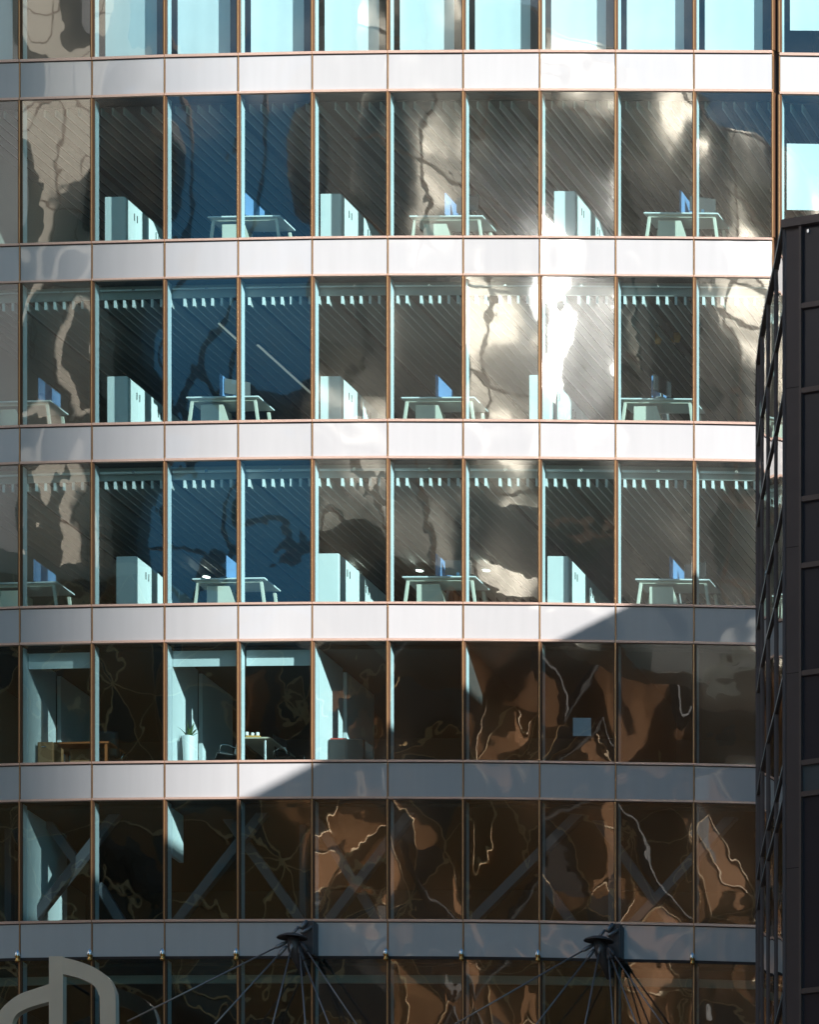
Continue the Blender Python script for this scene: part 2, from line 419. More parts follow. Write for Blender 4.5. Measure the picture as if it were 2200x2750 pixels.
# --- ceilings
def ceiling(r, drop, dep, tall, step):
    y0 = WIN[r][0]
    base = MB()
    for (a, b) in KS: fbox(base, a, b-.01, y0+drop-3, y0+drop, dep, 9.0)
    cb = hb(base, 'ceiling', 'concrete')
    sl_ = MB(); caps = MB(); x = -108.0; k = 0
    while x < 1800:
        if not (1620 < x < 1640):
            fbox(sl_, x, x+3.2, y0+drop, y0+drop+tall, dep, 7.5)
            if drop > 10: fbox(caps, x-.9, x+4.1, y0+drop+1, y0+drop+tall+.2, dep-.03, dep-.003)
        x += step if k % 8 != 6 else step*1.55
        k += 1
    hb(sl_, 'baffle_row', 'baffle', cb)
    if caps.v: hb(caps, 'baffle_ends', 'white', cb)  # added white caps put the sunlit brightness of the ends into colour
ceiling(1, 3, .40, 15, 24)
ceiling(2, 26, .36, 17, 19.5)
ceiling(3, 26, .36, 17, 19.5)
for r in (2, 3):
    hb(strip(WIN[r][0]-1, WIN[r][0]+25.9, .33, .357), 'bulkhead', 'bulk')
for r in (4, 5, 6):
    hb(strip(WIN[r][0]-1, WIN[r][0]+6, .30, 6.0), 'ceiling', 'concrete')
# rail of the roller blinds, fifth floor bulkheads, lowered blinds on the top floor
for r in (2, 3):
    for c, (x0, x1) in enumerate(COLS):
        mb = MB(); fbox(mb, x0+5, x1-5, WIN[r][0]+(8.5 if r == 2 else 10), WIN[r][0]+(10.5 if r == 2 else 14), .24, .28)
        b = hb(mb, 'blind_rail', 'white')
        mb = MB(); xm = (x0+x1)/2; fbox(mb, xm-3, xm+3, WIN[r][0]+(8 if r == 2 else 9.5), WIN[r][0]+(11 if r == 2 else 14.6), .22, .238)
        hb(mb, 'rail_clip', 'chrome', b)
for c in (1, 3, 4):
    x0, x1 = COLS[c]; mb = MB(); fbox(mb, x0+5, x1-5, WIN[4][0]+7, WIN[4][0]+40, .28, .30)
    hb(mb, 'bulkhead', 'partition')
for c, (x0, x1) in enumerate(COLS):
    mb = MB(); n = 40
    a = x0+14; b = x1-30
    if c == 1: continue
    bot = 130 if c < 11 else 50
    for k in range(n):
        xa = a+(b-a)*k/n; xb = a+(b-a)*(k+1)/n
        za = .30+.0012*math.sin(k*.5+c); zb = .30+.0012*math.sin((k+1)*.5+c)
        mb.quad(F(xa, bot, za), F(xb, bot, zb), F(xb, -195, zb), F(xa, -195, za))
    o = hb(mb, 'roller_blind', 'blind', smooth=True)
x0, x1 = COLS[11]
for (ya, yb) in ((287, 425), (447, 505)):
    mb = MB(); fbox(mb, x0+8, x1-30, ya, yb, .27, .28); hb(mb, 'roller_blind', 'blind')

# --- partitions and wall pieces of the fifth floor, braces of the sixth
def perp(r, px, d0, d1, y0, y1, m, w=8, name='partition'):
    mb = MB(); fbox(mb, px-w/2, px+w/2, y0, y1, d0, d1); return hb(mb, name, m)
for px in (42, 347, 658):
    perp(4, px, .27, 1.5, 1357, 1601, 'partition')
    perp(4, px, 1.72, 3.2, 1357, 1601, 'partition')
perp(4, 976, .27, 3.2, 1357, 1601, 'core'); perp(4, 1297, .27, 4, 1357, 1601, 'core')
perp(5, 42, .27, 2.0, 1690, 1936, 'partition'); perp(5, 347, .27, .8, 1690, 1790, 'partition')
for i, (xa, ya, xb, yb) in enumerate([(60, 1945, 270, 1680), (370, 1945, 580, 1680), (690, 1945, 890, 1680), (990, 1945, 1250, 1680), (1330, 1945, 1570, 1680),
                                     (70, 1680, 170, 1820), (210, 1860, 260, 1945), (480, 1720, 640, 1945), (640, 1680, 800, 1945), (1140, 1850, 1210, 1945), (1230, 1680, 1420, 1945)]):
    d = 0.75 if i < 5 else 1.15
    mb = MB(); a = F(slide(xa, d), ya-tilt(ya)*100*d, d); b = F(slide(xb, d), yb-tilt(yb)*100*d, d)
    mb.bar(a, b, .20, .18, up=(0, 1, 0)); hb(mb, 'diagonal_brace', 'brace', bevel=.02)
for px in (640, 1290, 20):
    mb = MB(); fbox(mb, slide(px, 1.5)-7, slide(px, 1.5)+7, 1683, 1936, 1.45, 1.6); hb(mb, 'steel_post', 'brace')
# seventh floor: lobby glow put into a paler fascia colour, no lamps behind
hb(strip(2025, 2042, .9, .96), 'lobby_fascia', 'bulk')

hb(strip(2063, 2268, 3.4, 3.5), 'lobby_wall', 'cardboard')
# --- brass finials on the mullion feet
for i, x in enumerate([42, 194, 347, 502, 817, 976, 1137, 1462]):
    p = F(x-1, 2023, -.09) - HQL
    prof = [(.0, 0), (.045, 0), (.05, .03), (.035, .05), (.04, .09), (.055, .11), (.055, .125)]
    mb = MB(); n = 14
    for rr, z in prof:
        for k in range(n):
            w = 2*math.pi*k/n; mb.v.append((p.x+rr*math.cos(w), p.y+rr*math.sin(w), p.z+z))
    for j in range(len(prof)-1):
        for k in range(n): mb.f.append((j*n+k, j*n+(k+1) % n, (j+1)*n+(k+1) % n, (j+1)*n+k))
    g = mb.build('finial', 'gold', hq, smooth=True)
    prof = [(.056, .125), (.058, .15), (.05, .19), (.032, .23), (.006, .26)]
    mb = MB()
    for rr, z in prof:
        for k in range(n):
            w = 2*math.pi*k/n; mb.v.append((p.x+rr*math.cos(w), p.y+rr*math.sin(w), p.z+z))
    for j in range(len(prof)-1):
        for k in range(n): mb.f.append((j*n+k, j*n+(k+1) % n, (j+1)*n+(k+1) % n, (j+1)*n+k))
    mb.build('finial_tip', 'silver', g, smooth=True)

# ------------------------------------------------------------------ canopy hangers
def hanger(px, label, rods):
    base = F(px+16, 2013, 0); root = empty('cable_hanger', base)
    tag(root, label, 'cable hanger', 'cable hangers at the foot of the curtain wall')
    L = lambda x, y, d=0.: Vector((x*.01, -d, -y*.01))      # x right, y down, d out from the glass
    mb = MB(); mb.box(-.13, .13, -.25, 0, -.04, .68); mb.build('bracket', 'steel', root, bevel=.02)
    mb = MB()
    mb.tube([L(-3, -66, .25), L(-9, -48, .42)], .045); mb.tube([L(8, -55, .25), L(-6, -36, .46)], .03); mb.tube([L(-18, -52, .3), L(-24, -36, .45)], .03)
    mb.build('shackle', 'rod', root, smooth=True)
    mb = MB(); n = 28                                       # collar: a dished disc seen from below
    cx, cz, cy = -.22, .26, -.55
    for j, (rr, z) in enumerate([(.0, .05), (.16, .045), (.29, -.01), (.315, -.045), (.305, -.045), (.28, -.02), (.15, .02), (0, .02)]):
        for k in range(n):
            w = 2*math.pi*k/n; mb.v.append((cx+rr*math.cos(w), cy+rr*.75*math.sin(w), cz+z))
    for j in range(7):
        for k in range(n): mb.f.append((j*n+k, j*n+(k+1) % n, (j+1)*n+(k+1) % n, (j+1)*n+k))
    mb.build('collar', 'steel', root, smooth=True)
    mb = MB(); mb.tube([(cx, cy, cz+.02), (cx+.03, cy+.1, cz-.25), (cx+.12, cy+.3, cz-.75)], [.11, .15, .05], 14); mb.build('hub', 'steel', root, smooth=True)
    for (x0, y0, x1, y1, o1) in rods:
        a = L(x0, y0, .6); b = L(x1, y1, .6+o1); d = (b-a).normalized()
        mb = MB(); mb.tube([a+d*.05, b], .017, 8); r_ = mb.build('rod', 'rod', root, smooth=True)
        mb = MB(); mb.tube([a-d*.20, a-d*.1, a+d*.03, a+d*.09], [.028, .042, .04, .02], 10); mb.build('fork_end', 'steel' if x1 > 20 else 'rod', r_, smooth=True)
hanger(642, 'dark cable hanger with disc collar and fanning rods, nearer the pale logo sign',
       [(-48, -4, -300, 200, 1.6), (-44, 10, -235, 290, 1.0), (-21, -2, -40, 300, 1.2), (-4, 8, 62, 300, 1.2), (8, 2, 180, 250, .2), (2, 20, 130, 330, .2)])
hanger(1286, 'dark cable hanger with disc collar and fanning rods, nearer the dark tower',
       [(-48, -4, -300, 220, 1.6), (-42, 12, -230, 330, 1.0), (-19, -2, -30, 300, 1.2), (0, 12, 58, 300, 1.2), (8, 4, 190, 260, .2), (4, 10, 130, 330, .2)])

# ------------------------------------------------------------------ logo sign
def at(px, py, Y):
    t = (CD+Y)/CD
    return Vector((CX+((px-862.5)*.01-CX)*t, Y, CZ+(ZC+(1078-py)*.01-CZ)*t))
def smooth_pts(pts, n=6):
    o = []
    for i in range(len(pts)-1):
        p0 = pts[max(i-1, 0)]; p1 = pts[i]; p2 = pts[i+1]; p3 = pts[min(i+2, len(pts)-1)]
        for k in range(n):
            t = k/n
            o.append(tuple(.5*((2*p1[a])+(-p0[a]+p2[a])*t+(2*p0[a]-5*p1[a]+4*p2[a]-p3[a])*t*t+(-p0[a]+3*p1[a]-3*p2[a]+p3[a])*t**3) for a in (0, 1)))
    o.append(pts[-1]); return o
def ribbon(mb, A, B, Y0, Y1):
    a0 = [at(x, y, Y0) for x, y in A]; b0 = [at(x, y, Y0) for x, y in B]
    sh = Vector((0, Y1-Y0, 0))
    for i in range(len(A)-1):
        mb.hexa([a0[i], a0[i+1], a0[i+1]+sh, a0[i]+sh, b0[i], b0[i+1], b0[i+1]+sh, b0[i]+sh])
sgn = empty('logo_sign', at(120, 2300, -.9))
tag(sgn, 'large pale metal logo of rounded letter loops mounted low on the facade at left', 'sign')
mb = MB()
ys = [2012.5+ (2360-2012.5)*k/8 for k in range(9)]
ribbon(mb, [(103, y) for y in ys], [(132.5, y) for y in ys], -.9, -.72)
outer = [(132.5, 2015), (165, 2023), (200, 2037), (227, 2057), (240, 2082), (243.5, 2112), (243.5, 2250), (238, 2300), (215, 2330), (180, 2345), (132.5, 2350)]
inner = [(132.5, 2050), (155, 2055), (178, 2063), (198, 2075), (207, 2092), (210, 2115), (210, 2250), (206, 2280), (190, 2300), (165, 2310), (132.5, 2313)]
ribbon(mb, smooth_pts(outer), smooth_pts(inner), -.895, -.72)
outer = [(103, 2071), (70, 2082), (42, 2092), (15, 2111), (-4, 2134), (-12, 2165), (-12, 2260), (0, 2300), (40, 2330), (103, 2345)]
inner = [(103, 2108), (78, 2115), (55, 2123), (36, 2134), (27, 2150), (24, 2175), (24, 2240), (30, 2270), (55, 2295), (103, 2308)]
ribbon(mb, smooth_pts(outer), smooth_pts(inner), -.895, -.72)
o = mb.build('letter_loop', 'logo', sgn); o.matrix_parent_inverse = Matrix.Translation(-sgn.location)
mb = MB()
for x, y in ((117, 2050), (117, 2180), (226, 2150), (8, 2200)):
    mb.tube([at(x, y, -.72), at(x, y, -.01)], .03, 8)
o = mb.build('standoff', 'steel', sgn); o.matrix_parent_inverse = Matrix.Translation(-sgn.location)

# ------------------------------------------------------------------ office contents
FL = {1: 498.5, 2: 883.0, 3: 1267.0, 4: 1599.0, 5: 1934.0}
FLW = {1: 'second floor from top', 2: 'third floor from top', 3: 'fourth floor from top', 4: 'fifth floor from top'}
def make_cabinet():
    r = empty('storage_cabinet')
    MB().box(0, .43, 0, .98, .05, 1.30).build('carcass', 'white', r, bevel=.006)
    for k in range(2):
        d = MB().box(.431, .447, .012+.485*k, .482+.485*k, .07, 1.28).build('door', 'white', r, bevel=.003)
        MB().box(.448, .462, .40 if k == 0 else .53, .415 if k == 0 else .545, .95, 1.10).build('handle', 'black', d)
    MB().box(.02, .41, .02, .96, 0, .05).build('plinth', 'black', r)
    return r
protoC = None
def place(o, px_img, row, dep, rz=0.):
    p, a = frame_at(px_img, FL[row], dep)
    o.location = p; o.rotation_euler = (0, 0, a+rz)
runs = [(1, 221, 414, 'left'), (1, 675, 408, 'middle'), (1, 1167, 403, 'right'), (2, 226, 792, 'left'), (2, 675, 792, 'middle'), (2, 1115, 790, 'right'),
        (3, 245, 1171, 'left'), (3, 671, 1165, 'middle'), (3, 1153, 1171, 'right')]
ORD = ['nearest the glass', 'second from the glass', 'third from the glass']
for (row, px, top, side) in runs:
    vis = (warp(px, FL[row]) - top)/100
    d0 = max(.45, (1.30-vis)/tilt(top))
    p, a = frame_at(px, FL[row], d0)
    for k in range(3):
        if protoC is None: protoC = make_cabinet(); o = protoC
        else: o = copy_tree(protoC)
        o.location = p + Vector((-math.sin(a), math.cos(a), 0))*(1.0*k); o.rotation_euler = (0, 0, a)
        tag(o, 'white storage cabinet %s, %s row, %s' % (ORD[k], side, FLW[row]), 'cabinet', 'white storage cabinets in rows behind the glass')

def make_desk():
    r = empty('office_desk')
    MB().box(0, 1.56, 0, .8, .715, .745).build('desktop', 'white', r, bevel=.004)
    MB().box(.08, 1.48, .06, .10, .66, .714).build('beam', 'cream', r)
    for x, s in ((.10, -1), (1.46, 1)):
        for y in (.07, .73):
            mb = MB(); mb.bar((x, y, .66), (x+s*.09, y, 0), .06, .05, up=(0, 1, 0)); mb.build('leg', 'cream', r, bevel=.005)
    MB().box(.26, .68, .12, .70, 0, .62).build('drawer_unit', 'cream', r, bevel=.006)
    mb = MB(); mb.prism([(.68, 0), (.68, .62), (.74, .62), (.95, 0)], .12, .15); mb.build('side_panel', 'cream', r)
    return r
def make_screen():
    r = empty('desk_screen')
    MB().box(0, .03, 0, .95, 0, .46).build('panel', 'blue', r, bevel=.008)
    MB().box(-.02, .05, .1, .16, -.0, .03).build('foot', 'black', r)
    return r
def make_chair(fab):
    r = empty('office_chair')
    mb = MB()                                            # curved mesh back, leaning
    for j in range(9):
        t = j/8
        for i in range(7):
            s = i/6-.5
            mb.v.append((s*(.46-.06*t), .22+.10*t-.10*(abs(s)*2)**2*.6, .52+.52*t))
    for j in range(8):
        for i in range(6):
            k = j*7+i; mb.f.append((k, k+1, k+8, k+7))
    b = mb.build('backrest', fab, r, smooth=True)
    sd = b.modifiers.new('thick', 'SOLIDIFY'); sd.thickness = .02
    MB().box(-.24, .24, -.24, .22, .44, .49).build('seat', 'black', r, bevel=.02)
    for s in (-1, 1):
        mb = MB(); mb.tube([(s*.25, .2, .46), (s*.29, .18, .60), (s*.29, .0, .66), (s*.29, -.16, .64), (s*.26, -.18, .47)], .012, 6)
        mb.build('armrest', 'chrome', r, smooth=True)
    MB().tube([(0, 0, .44), (0, 0, .10)], .03, 8).build('post', 'chrome', r)
    mb = MB()
    for k in range(5):
        w = 2*math.pi*k/5; mb.bar((0, 0, .10), (.29*math.cos(w), .29*math.sin(w), .06), .04, .03)
    b = mb.build('base', 'chrome', r)
    for k in range(5):
        w = 2*math.pi*k/5; MB().tube([(.29*math.cos(w)-.01, .29*math.sin(w), .03), (.29*math.cos(w)+.02, .29*math.sin(w), .03)], .03, 8).build('castor', 'black', b)
    return r
protoD = make_desk(); protoS = make_screen(); protoK = make_chair('black')
usedD = usedS = usedK = False
desks = [(1, 437, 455, 'left of centre', 515), (1, 862, 454, 'central', 936), (1, 1356, 447, 'right hand', 1431),
         (2, 392, 835, 'left of centre', 462), (2, 845, 836, 'central', 917), (2, 1305, 838, 'right hand', 1372),
         (3, 405, 1217, 'left of centre', 475), (3, 847, 1213, 'central', 917), (3, 1338, 1218, 'right hand', 1410),
         (2, -44, 845, 'far left', 80), (3, -30, 1226, 'far left', 70)]
for (row, px, top, side, sx) in desks:
    vis = (warp(px, FL[row])-top)/100
    dd = max(.34, (.745-vis)/tilt(top))
    o = protoD if not usedD else copy_tree(protoD); usedD = True
    place(o, px, row, dd)
    tag(o, 'pale trestle desk, %s, %s' % (side, FLW[row]), 'desk', 'pale trestle desks along the glass')
    p, a = frame_at(px, FL[row], dd)
    if sx:
        o = protoS if not usedS else copy_tree(protoS); usedS = True
        q, a2 = frame_at(sx, FL[row], dd-.04); o.location = (q.x, q.y, p.z+.747); o.rotation_euler = (0, 0, a2)
        tag(o, 'blue divider on the %s desk, %s' % (side, FLW[row]), 'divider', 'blue desk dividers')
    o = protoK if not usedK else copy_tree(protoK); usedK = True
    place(o, px+95, row, dd+1.3, R(180+random.uniform(-30, 30)))
    o.location.z = p.z
    tag(o, 'dark swivel chair behind the %s desk, %s' % (side, FLW[row]), 'chair', 'dark swivel chairs behind the trestle desks')

# monitors and small kit on the right-hand desk of the middle floor
p, a = frame_at(1395, FL[2], .75)
mn = empty('monitor', (p.x, p.y, p.z+.747), a+R(65))
MB().box(-.26, .26, -.015, .015, .10, .42).build('display', 'black', mn, bevel=.005)
MB().box(-.03, .03, .0, .03, .012, .16).build('stand', 'chrome', mn); MB().box(-.1, .1, -.07, .09, 0, .012).build('foot', 'chrome', mn)
tag(mn, 'black monitor turned sideways beside the blue divider on the third floor from top', 'monitor')

for (row, pxm, rot, side) in ((1, 1480, 20, 'right hand'), (1, 985, -15, 'central'), (2, 500, 30, 'left of centre'), (3, 965, 12, 'central'), (3, 1465, -20, 'right hand')):
    q, a2 = frame_at(pxm, FL[row], .85); m2 = copy_tree(mn); m2.location = (q.x, q.y, F(slide(pxm, .85), FL[row], .85).z+.747); m2.rotation_euler = (0, 0, a2+R(rot+180))
    tag(m2, 'black monitor seen from behind on the %s desk, %s' % (side, FLW[row]), 'monitor', 'monitors on the trestle desks')

# ceiling downlights and strip lights
def downlight(px, row, py_img, drop, words):
    yh = WIN[row][0]+drop
    d = (py_img-yh)/100/tilt(py_img)
    p = F(slide(px, d), yh, d)
    r = empty('downlight', (p.x, p.y, p.z-.19))
    mb = MB(); mb.tube([(0, 0, 0), (0, 0, .02)], .075, 16); mb.build('lens', 'lamp', r)
    mb = MB()
    for k in range(20):
        w = 2*math.pi*k/20; w2 = 2*math.pi*(k+1)/20
        for r0, r1 in ((.078, .105),):
            mb.hexa([(r0*math.cos(w), r0*math.sin(w), -.005), (r1*math.cos(w), r1*math.sin(w), -.005), (r1*math.cos(w2), r1*math.sin(w2), -.005), (r0*math.cos(w2), r0*math.sin(w2), -.005),
                     (r0*math.cos(w), r0*math.sin(w), .03), (r1*math.cos(w), r1*math.sin(w), .03), (r1*math.cos(w2), r1*math.sin(w2), .03), (r0*math.cos(w2), r0*math.sin(w2), .03)])
    mb.build('trim_ring', 'white', r)
    tag(r, words, 'ceiling light', 'small round ceiling lights')
for px, py, w in ((133, 1197, 'in the second pane column'), (443, 1190, 'above the left of centre desk'), (760, 1187, 'beside the middle cabinet row'),
                  (890, 1183, 'above the central desk'), (1030, 1183, 'right of the central desk')):
    downlight(px, 3, py, 43, 'small lit round ceiling light %s, fourth floor' % w)
def striplight(px, py, row, drop, length, words, dm='strip'):
    yh = WIN[row][0]+drop
    d = (py-yh)/100/tilt(py); q = F(slide(px, d), yh, d); a = math.atan((slide(px, d)-1000)/100/150)
    r = empty('strip_light', (q.x, q.y, q.z-.0), a)
    MB().box(-.035, .035, 0, length, -.10, -.04).build('housing', 'chrome', r)
    MB().box(-.025, .025, .03, length-.03, -.112, -.101).build('diffuser', dm, r)
    tag(r, words, 'ceiling light', 'long strip lights hung under the baffles')
striplight(460, 666, 2, 43, 1.2, 'short lit strip light hung under the baffles, above the left of centre desk')
striplight(543, 712, 2, 43, 3.0, 'longest lit strip light under the baffles, left half of the third floor')
striplight(1385, 675, 2, 43, 1.8, 'unlit strip light under the baffles over the right hand desk', 'fargrey')

# wicker pendants over the right-hand desk
def pendant(px, py, row, words):
    d = 2.4; q, a = frame_at(px, FL[row], d); z = F(slide(px, d), py-tilt(py)*100*d, d).z
    r = empty('pendant_lamp', (q.x, q.y, z))
    mb = MB(); mb.tube([(0, 0, .18), (0, 0, .10), (0, 0, -.06), (0, 0, -.16)], [.03, .07, .085, .05], 12); mb.build('shade', 'orange', r, smooth=True)
    MB().tube([(0, 0, .18), (0, 0, 1.0)], .006, 6).build('cord', 'black', r)
    tag(r, words, 'lamp', 'small woven pendants')
pendant(1387, 708, 2, 'small brown woven pendant, left one of the pair over the right hand desk')
pendant(1427, 704, 2, 'small brown woven pendant, right one of the pair over the right hand desk')

# fifth floor: plant, chairs, tables
def plant(px, words, s=1.0, n=26):
    p, a = frame_at(px, FL[4], .5)
    r = empty('potted_plant', p, a)
    mb = MB(); mb.tube([(0, 0, 0), (0, 0, .3), (0, 0, .66*s), (0, 0, .665*s), (0, 0, .60*s)], [.105, .12, .14, .128, .12], 24); mb.build('pot', 'white', r, smooth=False)
    rnd = random.Random(5); mb = MB()
    for k in range(n):
        w = rnd.uniform(0, 6.28); ln = rnd.uniform(.25, .46)*s; lean = rnd.uniform(.15, 1.0); wd = .027
        pts = []
        for j in range(6):
            t = j/5; rr = ln*lean*t*.75; z = .60*s+ln*(t-.55*lean*t*t)
            c_ = Vector((rr*math.cos(w), rr*math.sin(w), z)); sd_ = Vector((-math.sin(w), math.cos(w), 0))*wd*(1-t*.9)
            pts.append((c_-sd_, c_+sd_))
        for j in range(5): mb.quad(pts[j][0], pts[j][1], pts[j+1][1], pts[j+1][0])
    mb.build('foliage', 'leaf', r)
    MB().tube([(0, 0, .58*s), (0, 0, .80*s)], .022, 8).build('stem', 'cardboard', r)
    tag(r, words, 'plant'); return r
plant(398, 'spiky dracaena in a tall white tapered pot standing right behind the glass')
ck = make_chair('greyfab'); place(ck, 478, 4, 1.1, R(-60)); ck.scale = (.92, .92, .92)
tag(ck, 'pale mesh backed meeting chair just right of the white plant pot', 'chair')
ck = make_chair('black'); place(ck, 610, 4, 1.4, R(70)); ck.scale = (.95, .95, .95)
tag(ck, 'black chair with chrome frame right of the round leg table', 'chair')
ck = make_chair('black'); place(ck, 235, 4, 1.5, R(190))
tag(ck, 'black high chair at the red brown wooden desk', 'chair')
p, a = frame_at(508, FL[4], .75); tb = empty('meeting_table', p, a)
MB().box(-.05, .62, 0, 1.3, .70, .73).build('tabletop', 'oak', tb)
for x, y in ((.5, .06), (.5, 1.2), (0.02, .06), (0.02, 1.2)): MB().tube([(x, y, 0), (x, y, .70)], .025, 10).build('leg', 'silver', tb)
tag(tb, 'small oak meeting table on round silver legs, with an orange file on top', 'table')
fb = MB().box(0, .30, .02, .28, .0, .05).build('file_box', 'orange', None); fb.location = p+Vector((.08, .02, .732)); tag(fb, 'orange file box lying on the meeting table', 'box')
for k, (dx, dy) in enumerate(((.0, .0), (.10, .05), (.22, .02))):
    wd = ('left', 'middle', 'right')[k]
    c_ = MB().tube([(0, 0, 0), (0, 0, .07)], .035, 10).build('cup', 'white', None); c_.location = p+Vector((.10+dx, .06+dy, .784)); tag(c_, None, 'cup', 'white cups on the orange file'); c_['label'] = 'small white cup, %s of three on the orange file box' % wd
p, a = frame_at(105, FL[4], .95); td = empty('wooden_desk', p, a)
MB().box(0, 1.3, 0, .75, .70, .745).build('desktop', 'teak', td, bevel=.005)
for x, y in ((.05, .05), (1.22, .05), (.05, .68), (1.22, .68)): MB().box(x-.03, x+.03, y-.03, y+.03, 0, .70).build('leg', 'teak', td)
MB().box(.3, .95, .30, .33, .25, .69).build('modesty_panel', 'cardboard', td)
tag(td, 'red brown wooden desk in the second pane column of the fifth floor', 'desk')
p, a = frame_at(79, FL[4], .55); cb_ = empty('low_cupboard', p, a)
MB().box(0, .33, 0, .5, 0, .62).build('carcass', 'cardboard', cb_, bevel=.01); MB().box(.02, .31, -.016, -.001, .03, .59).build('door', 'cardboard', cb_); MB().box(.10, .2, -.03, -.017, .5, .52).build('handle', 'silver', cb_)
tag(cb_, 'low brown cupboard in front of the red brown wooden desk', 'cupboard')
p, a = frame_at(692, FL[4], .7); cb_ = empty('credenza', p, a)
MB().box(0, .75, 0, .5, 0, .66).build('carcass', 'black', cb_, bevel=.01); MB().box(.01, .37, -.016, -.001, .03, .63).build('door', 'black', cb_); MB().box(.38, .74, -.016, -.001, .03, .63).build('door', 'black', cb_)
tag(cb_, 'dark low credenza under a red folder beside the shadow edge', 'cabinet')
o = MB().box(0, .34, .05, .3, 0, .04).build('folder', 'red', None); o.location = p+Vector((.02, 0, .662)); tag(o, 'red folder lying on the dark credenza', 'folder')
p, a = frame_at(1226, FL[4], .35); z = F(slide(1226, .35), 1527-tilt(1527)*35, .35).z
o = MB().box(-.19, .19, 0, .006, -.19, .19).build('notice', 'paper', None); o.location = (p.x, p.y, z); o.rotation_euler = (0, 0, a); tag(o, 'pale lilac paper notice hung behind a dark fifth floor pane', 'notice')

# ------------------------------------------------------------------ dark tower at right
H = 53.0
dk = empty('dark_tower', (16, -15, 0)); DKL = Vector((16, -15, 0))
tag(dk, 'dark glass tower with bronze frames cutting in front at the right edge', 'building')
def db(mb, name, m, parent=None, smooth=False, bevel=0.):
    mb.v = [tuple(Vector(v)-DKL) for v in mb.v]; return mb.build(name, m, parent or dk, smooth, bevel)
def roofpt(px, py):
    t = H/(54+(1078-py)*.01)
    return Vector((CX+((px-862.5)*.01-CX)*t, -CD*(1-t), 0))
V = [roofpt(1652.5, 470), roofpt(1634.8, 560), roofpt(1618, 634), roofpt(1605.5, 702), roofpt(1597.5, 763), roofpt(1595.5, 850)]
tA = 1+V[0].y/CD
zl = lambda py: CZ + tA*(ZC+(1078-py)*.01-CZ)
ZR = CZ+H
lev = [472, 652, 830, 1058, 1198, 1424, 1612, 1678, 2092, 2350]
zs = [ZR] + [zl(p) for p in lev[1:]]
fd = Vector((.94, -.336, 0)).normalized()
fn_ = Vector((-.336, -.94, 0)).normalized()
def wallpanel(mb, a, b, z0, z1, off=0., th=.05):
    n = Vector(((b-a).y, -(b-a).x, 0)).normalized()
    a = a+n*off; b = b+n*off
    mb.hexa([(a.x, a.y, z0), (b.x, b.y, z0), (b.x-n.x*th, b.y-n.y*th, z0), (a.x-n.x*th, a.y-n.y*th, z0), (a.x, a.y, z1), (b.x, b.y, z1), (b.x-n.x*th, b.y-n.y*th, z1), (a.x-n.x*th, a.y-n.y*th, z1)])
    return mb
# left wall, facets from the back (V5) to the corner (V0)
for i in range(5, 0, -1):
    a, b = V[i], V[i-1]
    n = Vector(((b-a).y, -(b-a).x, 0)).normalized()
    for k in range(len(zs)-1):
        mb = MB()
        rnd = random.Random(i*31+k); e = rnd.uniform(-.004, .004)
        nu = 8
        for jj in range(nu+1):
            for ii in range(5):
                s = ii/4; t_ = jj/nu; q = a.lerp(b, .03+.94*s)
                h = .004*math.sin(3.1*s+rnd.random()*.0+k)*math.sin(math.pi*t_) + .003*noise.noise(Vector((s*1.5, t_*2.5, i*7+k)))
                mb.v.append((q.x+n.x*h, q.y+n.y*h, zs[k+1]*(1-t_)+zs[k]*t_))
        for jj in range(nu):
            for ii in range(4):
                w = jj*5+ii; mb.f.append((w, w+1, w+6, w+5))
        db(mb, 'window', 'darkglass', smooth=True)
    mb = MB()
    for k in range(1, len(zs)-1): wallpanel(mb, a, b, zs[k]-.035, zs[k]+.035, .035, .07)
    db(mb, 'transom', 'darkframe')
for i in range(0, 6):
    q = V[i]; mb = MB(); mb.box(q.x-.03, q.x+.03, q.y-.03, q.y+.03, zs[-1], ZR); db(mb, 'mullion', 'darkmetal')
# core volume of the tower, kept behind the glass
back = V[5]
mb = MB()
ring = [V[5]+Vector((.9, .0, 0)), V[0]+Vector((1.2, .5, 0)), Vector((19.9, V[0].y-2.0+.4, 0)), Vector((19.9, V[5].y, 0))]
n = len(ring); mb.v = [(p.x, p.y, 0) for p in ring] + [(p.x, p.y, ZR-.3) for p in ring]
mb.f = [(3, 2, 1, 0), (4, 5, 6, 7)] + [(i, (i+1) % 4, (i+1) % 4+4, i+4) for i in range(4)]
db(mb, 'core', 'darkfacade')
# floors showing inside
# front face: corner post, frames and panels
C0 = V[0]; C1 = C0+fd*.36; C2 = C0+fd*6.6
db(wallpanel(MB(), C0+fd*.045, C1, 0, ZR-.02, .02, .3), 'corner_post', 'darkmetal', bevel=.01)
mb = MB()
for z in (zl(820), zl(1155), zl(1420), zl(1830), zl(2340)): wallpanel(mb, C0+fd*.05, C1-fd*.006, z-.006, z+.006, .022, .01)
db(mb, 'post_joint', 'gasket')
mb = MB(); db(wallpanel(MB(), C1, C1+fd*.05, 0, ZR-.04, .06, .3), 'frame_post', 'darkframe'); db(wallpanel(MB(), C1+fd*2.0, C1+fd*2.06, 0, ZR-.04, .06, .3), 'frame_post', 'darkframe')
mb = MB()
for z in zs[1:-1]: db(wallpanel(MB(), C1+fd*.052, C2, z-.05, z+.045, .055, .2), 'frame_rail', 'darkframe')
